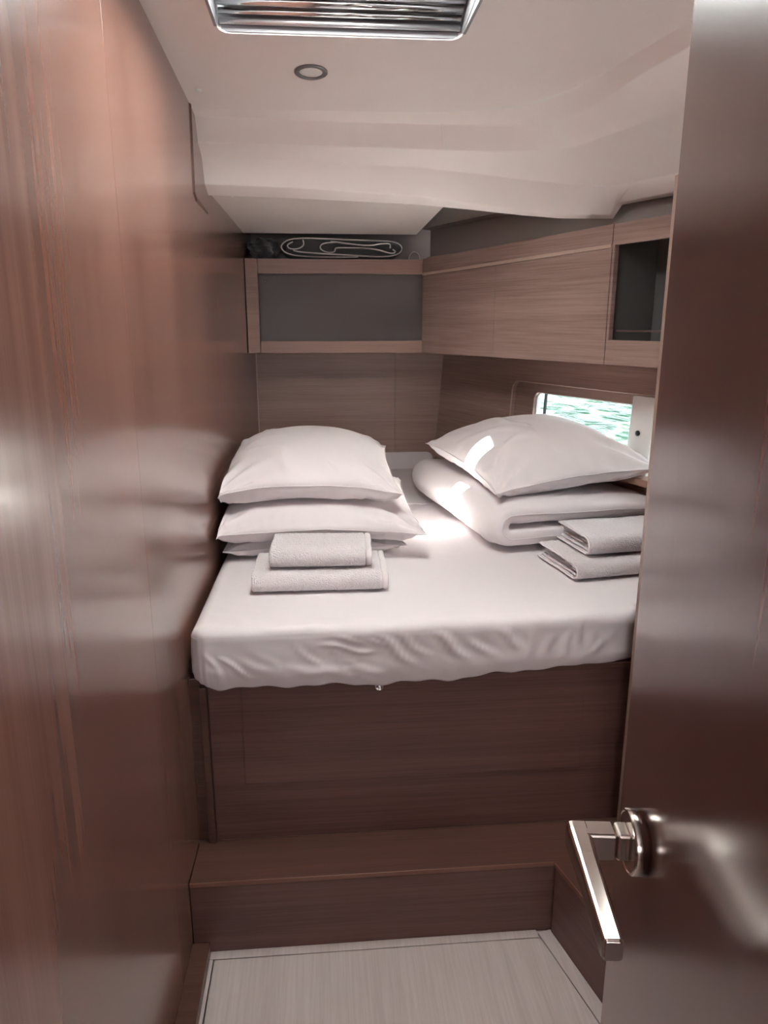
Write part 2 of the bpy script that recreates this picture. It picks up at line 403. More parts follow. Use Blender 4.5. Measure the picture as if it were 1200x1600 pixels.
# headliner forward part
cfr = ((0, 0, 2.155), (1, 0, 0), Vector((0, 1, -.1)), Vector((0, .1, 1)).normalized())
A = [(-.313, 2.095), (-.085, 2.085), (.239, 2.080), (.393, 2.06), (.533, 2.02), (.606, 1.923), (.645, 1.849), (.693, 1.717), (.738, 1.593), (.80, 1.40), (.86, 1.1)]
HO = rrect(-.193, .302, 1.15, 1.69, .025)
out = [(-.36, -1.6), (1.42, -1.6), (1.42, 1.1)] + A[::-1] + [(-.36, 2.096)]
ce = struct(plate('ceiling', 'liner', out, [HO], .008, cfr))
def cp(x, y, z=None): return Vector((x, y, zc(y) if z is None else z))
B = [(-.313, 2.128, 1.938), (-.085, 2.13, 1.935), (.247, 2.128, 1.932), (.40, 2.122, 1.93), (.53, 2.105, 1.93), (.645, 2.035, 1.93), (.675, 1.92, 1.934), (.705, 1.74, 1.943), (.745, 1.60, 1.955), (.81, 1.40, 1.97), (.87, 1.1, 1.985)]
C = [(-.313, 2.15, 1.881), (-.085, 2.152, 1.879), (.267, 2.152, 1.875), (.42, 2.153, 1.873), (.533, 2.148, 1.873), (.661, 2.112, 1.873), (.72, 2.0, 1.877), (.79, 1.84, 1.883), (.85, 1.70, 1.89), (.94, 1.45, 1.90), (1.0, 1.1, 1.91)]
D = [(-.313, 2.20, 1.856), (-.085, 2.215, 1.853), (.28, 2.235, 1.846), (.45, 2.245, 1.835), (.60, 2.25, 1.82), (.72, 2.247, 1.81), (.828, 2.235, 1.803), (.88, 2.13, 1.80), (.93, 2.02, 1.799), (1.05, 1.75, 1.80), (1.2, 1.35, 1.80)]
E = [(-.311, 2.227, 1.792), (-.085, 2.243, 1.789), (.28, 2.265, 1.775), (.45, 2.275, 1.758), (.60, 2.28, 1.742), (.72, 2.28, 1.732), (.862, 2.262, 1.730), (.866, 2.235, 1.758), (.945, 2.03, 1.757), (1.06, 1.76, 1.757), (1.21, 1.36, 1.757)]
G = [(-.309, 2.285, 1.771), (-.085, 2.295, 1.768), (.28, 2.305, 1.757), (.45, 2.303, 1.744), (.60, 2.30, 1.730), (.72, 2.298, 1.722), (.876, 2.275, 1.720), (.882, 2.225, 1.752), (.965, 2.04, 1.752), (1.08, 1.77, 1.752), (1.23, 1.37, 1.752)]
Hh = [(x, y + .004, z + .10) for x, y, z in G]
def dens(rows, k=6, lin=(3, 4, 5, 6)):
    """resample each polyline smoothly and loft with rounded creases"""
    out = []
    for ri_, R_ in enumerate(rows):
        R_ = np.array([tuple(p) if len(p) == 3 else (p[0], p[1], zc(p[1])) for p in R_])
        t = np.arange(len(R_)); tt = np.linspace(0, len(R_) - 1, (len(R_) - 1) * k + 1)
        o = np.zeros((len(tt), 3))
        for a in range(3):
            i = np.clip(tt.astype(int), 0, len(R_) - 2); f = tt - i
            p0 = R_[np.clip(i - 1, 0, None), a]; p1 = R_[i, a]; p2 = R_[i + 1, a]; p3 = R_[np.clip(i + 2, None, len(R_) - 1), a]
            if ri_ in lin: o[:, a] = p1 + (p2 - p1) * f; continue
            o[:, a] = .5 * (2 * p1 + (p2 - p0) * f + (2 * p0 - 5 * p1 + 4 * p2 - p3) * f ** 2 + (3 * p1 - p0 - 3 * p2 + p3) * f ** 3)
        out.append(o)
    return np.array(out)
R0 = dens([A, B, C, D, E, G, Hh])
rows = [R0[0]]
for i in range(1, len(R0) - 1):                     # small roundings at each crease
    P0, P1, P2 = R0[i - 1], R0[i], R0[i + 1]
    la = np.linalg.norm(P0 - P1, axis=1, keepdims=True); lb = np.linalg.norm(P2 - P1, axis=1, keepdims=True)
    rr = np.minimum(.0035, np.minimum(la, lb) * .4)
    a_ = P1 + (P0 - P1) / la * rr; c_ = P1 + (P2 - P1) / lb * rr
    for t in (0, .25, .5, .75, 1): rows.append((1 - t) ** 2 * a_ + 2 * t * (1 - t) * P1 + t * t * c_)
rows.append(R0[-1])
grid_mesh('moulded_beam', np.array(rows), 'liner', ce)
# small joint piece in the moulding
bm = bmesh.new(); bx(bm, -.0025, .0025, -.035, .026, 0, .0025, ((.338, 2.1385, 1.903), (1, 0, 0), Vector((.01, .024, -.052)).normalized(), Vector((0, -.9, -.42)).normalized()), .001)
from_bm('joint_bead', bm, 'liner', ce)
# aft lower headliner panel
bm = bmesh.new()
plate('', None, [(-.325, 2.30), (.40, 2.30), (.392, 3.12), (-.325, 3.12)], [], .012, ((0, 0, 1.83), (1, 0, 0), Vector((0, 1, -.021)), (0, 0, 1)), bm=bm)
pn = from_bm('aft_panel', bm, 'liner', ce)
pn.location.z = 0
# side lining above the lockers and soffit with the portlight opening
bm = bmesh.new()
plate('', None, [(-.32, 2.29), (1.5, 2.29), (1.5, 3.5), (-.32, 3.5)], [rrect(.475, .697, 2.30, 2.39, .012)], .008, ((0, 0, 1.895), (1, 0, 0), (0, 1, 0), (0, 0, 1)), bm=bm)
from_bm('soffit', bm, 'liner', ce)
bm = bmesh.new()
bx(bm, -.12, 1.9, 1.66, 1.80, .11, .125, LK)
bx(bm, -.12, 1.9, 1.797, 1.81, .05, .125, LK, .002)
bx(bm, -.12, 1.9, 1.805, 1.90, .05, .065, LK)
from_bm('side_lining', bm, 'recess', ce)
bm = bmesh.new()
bx(bm, -.3, .75, 1.657, 1.9, .295, .31, ((-.05, 3.1, 0), (1, 0, 0), (0, 0, 1), (0, 1, 0)))
from_bm('aft_lining', bm, 'grey_board', ce)
for x, y, z in ((-.277, 1.973, zc(1.973)), ):
    bm = bmesh.new(); lathe(bm, [(.008, 0), (.008, .002), (.005, .0045), (.001, .005)], ((x, y, z), (1, 0, 0), (0, 1, 0), (0, 0, -1)), 20); from_bm('screw_cap', bm, 'white', ce, True)
for x, y in ((-.252, 2.345), (.268, 2.42)):
    bm = bmesh.new(); lathe(bm, [(.007, 0), (.007, .002), (.004, .004), (.001, .0045)], ((x, y, 1.83 - .021 * y), (1, 0, 0), (0, 1, 0), (0, 0, -1)), 20); from_bm('screw_cap', bm, 'white', ce, True)

# deck hatch
w2 = struct(plate('window_2', 'liner', rrect(-.208, .317, 1.135, 1.705, .035), [rrect(-.190, .299, 1.153, 1.687, .025)], .004, (Vector((0, 0, 2.155)) - Vector((0, 0, .004)), (1, 0, 0), Vector((0, 1, -.1)), Vector((0, .1, 1)).normalized())))
bm = bmesh.new()      # shaft
for sx0, sx1, sy0, sy1 in ((-.196, -.190, 1.15, 1.69), (.299, .305, 1.15, 1.69), (-.196, .305, 1.15, 1.156), (-.196, .305, 1.684, 1.69)): bx(bm, sx0, sx1, sy0, sy1, 1.985, 2.13)
from_bm('shaft', bm, 'shaft', w2)
def yz(y, dz=0): return zc(y) + dz
plate('hatch_frame', 'alu', rrect(-.190, .299, 1.156, 1.684, .03), [rrect(-.150, .259, 1.196, 1.588, .05)], .012, ((0, 0, 2.155 + .040), (1, 0, 0), Vector((0, 1, -.1)), Vector((0, .1, 1)).normalized()), w2)
bm = bmesh.new()
pts = [Vector((0, 0, 2.155 + .038)) + Vector((p[0], p[1], -.1 * p[1])) for p in rrect(-.162, .271, 1.184, 1.600, .06)]
tube(bm, pts, .005, 10, True); from_bm('seal', bm, 'chrome', w2, True)
for k, (yy, dz, rr) in enumerate(((1.672, .012, .006), (1.655, .022, .006), (1.634, .030, .0085), (1.612, .033, .006))):
    bm = bmesh.new(); tube(bm, [(-.186, yy, yz(yy, dz)), (.295, yy, yz(yy, dz))], rr, 14); from_bm('blind_bar', bm, 'chrome' if k in (1, 2) else 'alu', w2, True)
bl_ = np.array([[(x, y, 2.155 + .058 - .1 * y + .0012 * math.sin(y * 160)) for y in np.linspace(1.150, 1.691, 60)] for x in (-.197, .05, .306)])
grid_mesh('blind_sheet', bl_, 'blind', w2)
plate('glass_pane', 'glass', rrect(-.23, .34, 1.12, 1.72, .04), [], .008, ((0, 0, 2.152), (1, 0, 0), (0, 1, 0), (0, 0, 1)), w2)
w3 = struct(plate('window_3', 'white', rrect(.48, .78, 2.255, 2.435, .04), [rrect(.505, .755, 2.28, 2.41, .02)], .012, ((0, 0, 2.15), (1, 0, 0), (0, 1, 0), (0, 0, 1))))
plate('glass_pane', 'glass', rrect(.50, .76, 2.275, 2.415, .02), [], .005, ((0, 0, 2.152), (1, 0, 0), (0, 1, 0), (0, 0, 1)), w3)

# partition beside the berth (its lit edge shows beside the door)
pt = struct(box('trim_1', 'wood_door', .7035, 1.45, 1.485, 1.503, -.01, 1.70, bev=.0005))
box('edge_band', 'edge', .697, .7035, 1.4845, 1.5035, -.01, 1.70, pt, bev=.0008)

# unseen saloon end wall with an opening, added to cut the frontal light
struct(plate('wall_fore', 'liner', [(-.5, -.3), (1.6, -.3), (1.6, 2.13), (-.5, 2.13)], [rrect(-.25, .45, 1.25, 1.85, .05)], .02, ((0, -1.68, 0), (1, 0, 0), (0, 0, 1), (0, -1, 0))))
# water outside
wt = box('water', 'water', 1.9, 90, -60, 80, .08, .12, bev=0)
wt['kind'] = 'structure'

# ------------------------------------------------------------------ berth
bt = thing('berth_base', (.1, 1.585, .19), 'brown wooden berth front with a flush lift-out panel, under the mattress', 'bed')
YB = 1.578
box('front_board', 'wood_h', -.278, 1.2, YB + .002, YB + .02, .19, .612, bt, bev=.0008)
box('access_panel', 'wood_h', -.202, .62, YB - .0008, YB + .004, .345, .612, bt, bev=.0008)
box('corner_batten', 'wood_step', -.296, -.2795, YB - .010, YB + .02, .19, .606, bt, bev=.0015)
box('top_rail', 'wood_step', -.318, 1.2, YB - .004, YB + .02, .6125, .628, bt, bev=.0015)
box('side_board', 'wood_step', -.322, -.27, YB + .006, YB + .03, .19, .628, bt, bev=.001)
plate('slat_base', 'wood_rail', [(-.31, 1.60), (.76, 1.60), (1.02, 1.78), (1.0, 2.25), (.52, 3.39), (-.286, 3.39)], [], .018, ((0, 0, .61), (1, 0, 0), (0, 1, 0), (0, 0, 1)), bt)
bm = bmesh.new()
fr_ = ((.121, YB - .0008, .590), (1, 0, 0), (0, 0, 1), (0, -1, 0))
lathe(bm, [(.0105, 0), (.0105, .003), (.0085, .005), (.0075, .003), (.001, .002)], fr_, 28)
lt = from_bm('latch_ring', bm, 'chrome', bt, True)
bm = bmesh.new(); bx(bm, -.002, .002, -.007, .003, .002, .006, fr_, .001); from_bm('latch_pin', bm, 'chrome', lt)

st = thing('step', (.1, 1.5, 0), 'low dark wooden step running along the berth front and down the right side', 'step')
bm = bmesh.new()
q0 = Vector(SF[0]); q1 = q0 + SD * 1.2
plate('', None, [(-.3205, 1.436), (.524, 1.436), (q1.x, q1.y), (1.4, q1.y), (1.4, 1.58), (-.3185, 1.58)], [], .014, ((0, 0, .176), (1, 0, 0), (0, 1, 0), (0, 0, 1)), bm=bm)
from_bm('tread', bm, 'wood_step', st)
box('riser', 'wood_h', -.3215, .54, 1.4375, 1.45, -.004, .1758, st, bev=.0005)
box('side_riser', 'wood_h', .001, 1.2, .0012, .014, -.004, .1758, st, fr=SF, bev=.0005)
bm = bmesh.new(); bx(bm, -.3215, .5235, 1.4355, 1.4375, .1795, .1908, None, .0006); bx(bm, 0, 1.2, -.001, .0015, .1795, .1908, SF, .0006)
from_bm('nosing', bm, 'nosing', st)

# ------------------------------------------------------------------ mattress
def mattress(name, y0, y1, ztop, zbot, xl, xr, label, wrinkle, fr=.028):
    """xl, xr, ztop: functions of y; y0: function of x at the front"""
    ny, nx = 120, 150
    hgt = .14
    # arc coordinate from the front hem up and over
    s = np.concatenate([np.linspace(0, .105, 34), .105 + np.linspace(.004, .05, 16), .155 + (np.linspace(0.01, 1, ny) ** 1.15) * (y1 - y0(0) - .03)])
    c = np.linspace(0, 1, nx)
    c = .5 - .5 * np.cos(c * math.pi) * 1.0
    P = np.zeros((len(s) , nx, 3))
    fh = .105
    for i, si in enumerate(s):
        if si <= fh: dy, dz = 0., hgt - .028 * 0 - si - .0; dz = (fh - si) + fr; yy = 0.
        else:
            t = (si - fh) / (fr * 1.571)
            if t < 1: yy = fr * (1 - math.cos(t * 1.571)); dz = fr * (1 - math.sin(t * 1.571))
            else: yy = fr + (si - fh - fr * 1.571); dz = 0.
        for j, cj in enumerate(c):
            # plan x
            ybase = y0(xl(0) + cj * 1.05)
            y = ybase + yy
            y = min(y, y1)
            X0, X1 = xl(y), xr(y)
            x = X0 + cj * (X1 - X0)
            yq = min(y0(x) + yy, y1); P[i, j] = (x, yq, ztop(yq) - dz)
            # rounded shoulders at the two sides
            e = min(x - X0, X1 - x); rs = .03
            if e < rs: P[i, j, 2] -= (rs - math.sqrt(max(rs * rs - (rs - e) ** 2, 0))) * (1 if dz < .02 else .0)
            rc = .045                              # rounded vertical corner at the front
            if e < rc and yy < rc: P[i, j, 1] += (rc - math.sqrt(max(rc * rc - (rc - e) ** 2, 0))) * (1 - yy / rc)
    X, Y, Z = P[..., 0], P[..., 1], P[..., 2]
    face = np.clip(1 - (Y - y0(.2)) / .05, 0, 1) * np.clip((ztop(1.6) - Z) / .02, 0, 1)
    if wrinkle:
        down = np.clip((ztop(1.6) - Z) / .13, 0, 1)
        d = np.zeros_like(X)
        R = [(-.02, .715, .11, .690, .0045, .006), (.02, .73, .075, .715, .003, .005), (.115, .735, .20, .655, .006, .007), (.165, .74, .235, .665, .004, .006), (.10, .73, .13, .70, .003, .004),
             (.245, .738, .33, .66, .0065, .008), (.33, .72, .375, .66, .004, .007), (.40, .735, .46, .68, .005, .008), (.475, .745, .47, .64, .006, .012), (.53, .72, .515, .66, .005, .006),
             (.575, .72, .555, .65, .006, .007), (.60, .745, .585, .68, .005, .006), (-.1, .66, .06, .64, .003, .008), (.655, .70, .63, .65, .005, .007), (.06, .665, .13, .64, .003, .006)]
        rg = random.Random(5)
        for k in range(16):
            x_ = rg.uniform(-.28, .7); R.append((x_, rg.uniform(.66, .73), x_ + rg.uniform(.02, .09) * (1 if x_ < .45 else -.5), rg.uniform(.62, .65), rg.uniform(.001, .003), rg.uniform(.004, .008)))
        for x0_, z0_, x1_, z1_, hh, ww in R:
            ax, az = x1_ - x0_, z1_ - z0_; LL = math.hypot(ax, az); ax /= LL; az /= LL
            t = (X - x0_) * ax + (Z - z0_) * az; n_ = (X - x0_) * az - (Z - z0_) * ax
            n_ = n_ + .004 * np.sin(t * 60 + x0_ * 50)
            env = np.clip(t / (.3 * LL), 0, 1) * np.clip((LL - t) / (.3 * LL), 0, 1)
            d += hh * np.exp(-(n_ / ww) ** 2) * env - .35 * hh * np.exp(-((n_ + ww * 1.8) / (ww * 1.4)) ** 2) * env
        P[..., 1] -= d * np.clip(face * 1.5, 0, 1)
        P[..., 1] -= face * (.004 * np.sin(Z * 24) + .0035 * fbm(X * 30, Z * 30, 2, 3))
        # gathered left corner
        P[..., 1] += face * .004 * np.sin((X + .3) * 420) * np.clip(1 - (X + .31) / .05, 0, 1) * down
        # wavy hem, tucked under
        hem = np.clip(1 - np.arange(len(s)) / 12., 0, 1)[:, None]
        rise = np.interp(X, [-.3, -.25, 0, .12, .3, .45, .62, .74], [.014, .0, .001, -.004, .0, .010, .016, .022])
        P[..., 2] += hem * (rise - .012 + .003 * np.sin(X * 34 + 1) + .002 * np.sin(X * 83))
        P[..., 1] += hem ** 2 * .012
    top = np.clip((Y - y0(.2)) / .08, 0, 1)
    P[..., 2] += top * (.0028 * fbm(X * 9, Y * 9, 7, 3) + .0006 * fbm(X * 60, Y * 60, 9, 2))
    P[..., 2] += .0016 * fbm(X * 80, Y * 60, 12, 2) * np.exp(-((Y - y0(.2) - .03) / .025) ** 2)
    # side skirts
    def skirt(Q):
        l = Q[:, :1].copy(); l2 = l.copy(); l2[..., 2] = zbot; l1 = (l + l2) / 2; l1[..., 0] -= .003
        r_ = Q[:, -1:].copy(); r2 = r_.copy(); r2[..., 2] = zbot; r1 = (r_ + r2) / 2; r1[..., 0] += .003
        return np.concatenate([l2, l1, Q, r1, r2], 1)
    Pn = skirt(P)
    bot = Pn[0:1].copy(); bot[..., 1] += .05; bot[..., 2] = np.maximum(zbot, bot[..., 2])
    last = Pn[-1:].copy(); last[..., 2] = zbot
    Pn = np.concatenate([bot, Pn, last], 0)
    o = grid_mesh(name, Pn, 'sheet'); tag(o, label, 'mattress'); return o
def edge_r(y): return float(np.interp(y, [1.5, 1.62, 1.78, 2.2, 3.39], [.745, .765, .99, 1.0, .515]))
def front_y(x): return 1.545 + .03 * np.clip((x - .1) / .65, 0, 1) ** 1.5 if not isinstance(x, float) else 1.545 + .03 * min(max((x - .1) / .65, 0), 1) ** 1.5
mattress('mattress', front_y, 2.688, lambda y: .755, .63, lambda y: wx(y) + .012, edge_r, 'large white sheeted mattress in front, with the towels and pillows on it', True)
mattress('mattress', lambda x: 2.693, 3.395, lambda y: .757 + .078 * max(0, (y - 2.72)) / .68 if not hasattr(y, 'shape') else .757, .63, lambda y: wx(y) + .012, edge_r, 'rear white sheeted mattress section rising to the back wall behind the pillows', False, .012)

# ------------------------------------------------------------------ bedding
def raster(P, cell=.012, x0=-.5, x1=1.5, y0=1.4, y1=3.6, base=.757):
    """top surface of a cloth as a height field"""
    nx, ny = int((x1 - x0) / cell), int((y1 - y0) / cell); Hm = np.full((nx, ny), base)
    Q = P.reshape(-1, 3); i = ((Q[:, 0] - x0) / cell).astype(int); j = ((Q[:, 1] - y0) / cell).astype(int)
    ok = (i >= 0) & (i < nx) & (j >= 0) & (j < ny); np.maximum.at(Hm, (i[ok], j[ok]), Q[ok, 2])
    for _ in range(2):                    # close pinholes
        for ax in (0, 1):
            mn = np.minimum(np.roll(Hm, 1, ax), np.roll(Hm, -1, ax)); Hm = np.maximum(Hm, mn)
    def f(X, Y):
        a = np.clip((X - x0) / cell - .5, 0, nx - 2); b = np.clip((Y - y0) / cell - .5, 0, ny - 2)
        i = a.astype(int); j = b.astype(int); s = a - i; t = b - j
        return (Hm[i, j] * (1 - s) * (1 - t) + Hm[i + 1, j] * s * (1 - t) + Hm[i, j + 1] * (1 - s) * t + Hm[i + 1, j + 1] * s * t)
    return f
def up(P):
    """twice finer sampling of both sheets (for rasters)"""
    for ax in (1, 2):
        a = np.take(P, range(P.shape[ax] - 1), ax); b = np.take(P, range(1, P.shape[ax]), ax)
        m = (a + b) / 2; sh = list(P.shape); sh[ax] = 2 * P.shape[ax] - 1; Q = np.zeros(sh)
        sl = [slice(None)] * 4; sl[ax] = slice(0, None, 2); Q[tuple(sl)] = P; sl[ax] = slice(1, None, 2); Q[tuple(sl)] = m; P = Q
    return P
def bag_mesh(name, P, m, parent=None):
    """two sheets sewn along their border, one closed mesh, plus the border loop"""
    _, N, K, _ = P.shape; vid = {}; vs = []; f = []
    for k in (0, 1):
        for i in range(N):
            for j in range(K):
                if k == 1 and (i in (0, N - 1) or j in (0, K - 1)): vid[1, i, j] = vid[0, i, j]; continue
                vid[k, i, j] = len(vs); vs.append(tuple(P[k, i, j]))
    for k in (0, 1):
        for i in range(N - 1):
            for j in range(K - 1):
                q = (vid[k, i, j], vid[k, i + 1, j], vid[k, i + 1, j + 1], vid[k, i, j + 1]); f.append(q if k else q[::-1])
    me = bpy.data.meshes.new(name); me.from_pydata(vs, [], f); o = link(name, me, m, parent, True)
    md = o.modifiers.new('s', 'SUBSURF'); md.levels = 1; md.render_levels = 1
    return o
def border(P):
    b = P[0]; return np.concatenate([b[:, 0], b[-1, 1:], b[-2::-1, -1], b[0, -2:0:-1]])
def pillow(P, label, group='pillows on the berth'):
    c = P.reshape(-1, 3).mean(0); c[2] = P[..., 2].min()
    t = thing('pillow', tuple(c), label, 'pillow', group)
    bag_mesh('pillow_case', P, 'cotton', t)
    bd = border(P); cen = P.reshape(-1, 3).mean(0)
    bm = bmesh.new(); tube(bm, [tuple(p + (p - cen) * .004) for p in bd], .0016, 6, True); from_bm('piping', bm, 'cotton', t, True)
    return t
flat = lambda X, Y: np.where(Y > 2.7, .757 + .115 * np.maximum(Y - 2.72, 0), .7585) + 0 * X
WALL = -.303
p1 = place(bag(.265, .31, .045, .045, seed=1), -.035, 2.34, .792, .02, flat, xmin=WALL)
g1 = raster(up(p1)); f1 = lambda X, Y: np.maximum(g1(X, Y), flat(X, Y))
p2 = place(bag(.318, .34, .062, .075, seed=2), -.030, 2.33, .872, .0, f1, (.014, .012), (0, .02), xmin=WALL)
g2 = raster(up(p2)); f2 = lambda X, Y: np.maximum(g2(X, Y), f1(X, Y))
p3 = place(bag(.278, .335, .092, .085, seed=3), -.048, 2.385, .990, -.01, f2, (.026, .004), (0, .05), xmin=WALL)
pillow(p1, 'flat white pillow at the bottom of the left stack, mostly hidden')
pillow(p2, 'wide white pillow in the middle of the left stack, behind the towels')
pillow(p3, 'plump white pillow on top of the left stack')

# folded duvet: a long thin quilt bag folded once around its left edge
dv = bag(.68, .43, .037, .037, 150, 100, pull=.02, q=.30, puck=.008, folds=.006, seed=4, flat_=6)
dv[..., 2] -= dv[..., 2].min()
hmid = (dv[0] + dv[1]) * .5
U = dv[..., 0]; Wd = dv[..., 1]; Tz = dv[..., 2] - dv[..., 2].mean() * 1.0
RR = .036
un = U - .0                                    # middle of the strip wraps the fold
arc = math.pi * RR / 2
Xf = np.zeros_like(U); Zf = np.zeros_like(U)
th_ = np.clip(un / RR, -math.pi / 2, math.pi / 2)
ext = np.abs(un) - arc
rad = RR + Tz
Xf = np.where(ext > 0, ext, -rad * np.cos(th_)); Zf = np.where(ext > 0, np.sign(un) * rad, rad * np.sin(th_))
cy, sy = math.cos(.18), math.sin(.18)
D3 = np.zeros_like(dv)
Xf = Xf + RR + .03
D3[..., 0] = .415 + Xf * cy - Wd * sy; D3[..., 1] = 2.44 + Xf * sy + Wd * cy; D3[..., 2] = Zf
zz = D3[..., 2]; zz -= zz.min(); D3[..., 2] = .7585 + zz * np.clip(1 - .10 * Xf, .5, 1)
D3[..., 2] = np.maximum(D3[..., 2], flat(D3[..., 0], D3[..., 1]))
# keep it inside the hull lining
hx = lambda Y: np.interp(Y, [1.5, 2.2, 3.4], [1.04, 1.005, .50])
over = D3[..., 0] - hx(D3[..., 1]); D3[..., 0] -= np.maximum(over, 0)
g4 = raster(up(D3)); f4 = lambda X, Y: np.maximum(g4(X, Y), flat(X, Y))
t = thing('duvet', (.75, 2.45, .757), 'thick white duvet folded over once, beneath the right pillow', 'duvet')
bag_mesh('duvet_cover', D3, 'cotton', t)
bd = border(D3); bm = bmesh.new(); tube(bm, [tuple(p) for p in bd], .0015, 6, True); from_bm('seam', bm, 'cotton', t, True)
p5 = place(bag(.272, .335, .106, .078, seed=6, pull=.10), .712, 2.435, .996, .17, f4, (.006, .006), (.095, .07))
pillow(p5, 'large plump white pillow alone on the folded duvet, by the window')

# ------------------------------------------------------------------ towels
def towel(name, cx, cy, z0, L_, Dp, Ht, rz, label, layers=2, hem_right=True, seed=0):
    """terry towel folded into nested U layers; the fold faces -y of its own frame"""
    t = thing(name, (cx, cy, z0), label, 'towel', 'folded towels on the mattress')
    c, s = math.cos(rz), math.sin(rz); rg = np.random.RandomState(seed)
    def put(Q):
        R = Q.copy(); R[..., 0] = cx + Q[..., 0] * c - Q[..., 1] * s; R[..., 1] = cy + Q[..., 0] * s + Q[..., 1] * c; R[..., 2] = z0 + Q[..., 2]; return R
    lt = Ht / (2 * layers)                       # thickness of one layer
    def ring(k, x0, x1, grow=0., nu=46, nx=110, amp=.0012, rib=False, ends=True):
        """closed cross-section of U number k (0 = outermost) swept along x"""
        ro = Ht / 2 - k * lt - .0006 + grow; ri = max(Ht / 2 - (k + 1) * lt + .0018, .0008)
        yb = Dp * (1 - .03 * k); yf = 0.
        path = []
        flat_n = 22
        mid = (ro + ri) / 2; hw = (ro - ri) / 2
        cen = [(yb - (yb - ro - k * lt) * i / flat_n, mid) for i in range(flat_n)]      # top, back to front
        y_c = Ht / 2 + 0 * k
        cen = [(yb + (y_c - yb) * i / flat_n, mid) for i in range(flat_n + 1)]
        cen += [(y_c - mid * math.sin(a), mid * math.cos(a)) for a in np.linspace(0, math.pi, 15)[1:-1]]
        cen += [(y_c + (yb - y_c) * i / flat_n, -mid) for i in range(flat_n + 1)]
        cen = np.array(cen); d = np.gradient(cen, axis=0); d /= np.linalg.norm(d, axis=1, keepdims=True)
        nrm = np.stack([d[:, 1], -d[:, 0]], 1)
        outer = cen - nrm * hw * -1; inner = cen + nrm * hw * -1
        capA = [cen[-1] + d[-1] * hw * .7]; capB = [cen[0] - d[0] * hw * .7]
        sec = np.concatenate([outer, capA, inner[::-1], capB])
        xs = np.concatenate([[x0], x0 + np.array([.15, .5, 1]) * .006, np.linspace(x0 + .006, x1 - .006, nx)[1:-1], x1 - np.array([1, .5, .15]) * .006, [x1]])
        csec = np.concatenate([cen, cen[-1:], cen[::-1], cen[:1]])
        P = np.zeros((len(xs), len(sec), 3))
        for i, x in enumerate(xs):
            e = min(x - x0, x1 - x); sh = math.sqrt(max(0, 1 - (1 - min(e / .006, 1)) ** 2)) if ends else 1.
            w = csec + (sec - csec) * max(sh, .05)
            P[i, :, 0] = x; P[i, :, 1] = w[:, 0]; P[i, :, 2] = w[:, 1] + Ht / 2
        X, Y, Z = P[..., 0], P[..., 1], P[..., 2]
        # slump and soft waviness of the stack
        P[..., 0] += (.004 * fbm(Y * 40, Z * 90, seed + k, 2)) * (np.abs(X) / L_)
        P[..., 2] += (Z / Ht) * (.0030 * fbm(X * 14, Y * 14, seed + 11, 2))
        P[..., 1] += .0022 * fbm(X * 12, Z * 60, seed + 5, 2)
        if rib: 
            ang = np.arange(len(sec)) * 1.9
            dd = P - np.concatenate([csec, ], 0)[None, :, :1] * 0
            P[..., 2] += .0007 * np.sin(ang)[None, :] ; P[..., 1] += .0007 * np.cos(ang)[None, :]
        elif amp:
            n_ = fbm(X * 330, (Y + Z * 2.3) * 330, seed + 21, 2) * amp
            side = np.concatenate([nrm, nrm[-1:], -nrm[::-1], nrm[:1]])
            P[..., 1] += n_ * side[None, :, 0]; P[..., 2] += n_ * side[None, :, 1]
        P = np.concatenate([P, P[:, :1]], 1)
        return P
    hem = .016
    xa, xb = -L_ / 2, L_ / 2
    for k in range(layers):
        nm = 'outer_fold' if k == 0 else 'inner_fold'
        Q = ring(k, xa + .005 * k, (xb - hem if hem_right and k == 0 else xb - .004 * k))
        grid_mesh(nm, put(Q), 'terry', t)
    if hem_right: grid_mesh('hem_band', put(ring(0, xb - hem + .0005, xb, -.0008, rib=True, nx=14)), 'cotton', t)
    else: grid_mesh('hem_band', put(ring(0, xa - .004, xa + .0015, -.0006, rib=True, nx=10)), 'cotton', t)
    return t
towel('folded_towel', -.014, 1.757, .759, .345, .20, .049, -.015, 'large folded white terry towel at the bottom left, in front of the pillow stack', 2, True, 3)
towel('folded_towel', -.011, 1.793, .8105, .262, .155, .052, -.03, 'small thick folded white towel lying on the large left towel', 2, True, 8)
towel('folded_towel', .830, 1.812, .759, .34, .23, .047, .17, 'folded white towel lying on the mattress at the right, against the door side', 3, False, 13)
towel('folded_towel', .868, 1.855, .8095, .32, .19, .054, .15, 'folded white towel on top of the right pair, by the duvet', 3, False, 17)

# ------------------------------------------------------------------ aft shelf cabinet
YC = 3.10; XL = wx(3.1) + .002
cb = thing('shelf_cabinet', (.05, YC, 1.30), 'open brown wooden shelf cabinet across the back wall with grey lining', 'cabinet')
box('stile', 'wood_rail', XL, -.2445, YC, YC + .02, 1.301, 1.668, cb, bev=.001)
box('top_rail', 'wood_rail', -.243, .4165, YC, YC + .02, 1.612, 1.668, cb, bev=.001)
box('bottom_rail', 'wood_rail', -.243, .4165, YC, YC + .02, 1.301, 1.349, cb, bev=.001)
box('top_board', 'wood_aft_hazed', XL, .4165, YC + .021, 3.395, 1.65, 1.666, cb, bev=.001)
box('bottom_board', 'wood_aft_hazed', XL, .4165, YC + .021, 3.395, 1.303, 1.32, cb, bev=.001)
box('back_lining', 'grey_board', XL, .50, YC + .17, YC + .18, 1.321, 1.649, cb, bev=0)
box('side_lining', 'grey_board', -.2905, -.262, YC + .021, YC + .169, 1.321, 1.649, cb, bev=.001)
bm = bmesh.new(); tube(bm, [(-.225, YC + .165, 1.585), (-.225, YC + .15, 1.585), (-.225, YC + .145, 1.592)], .003, 8); from_bm('small_hook', bm, 'chrome', cb, True)

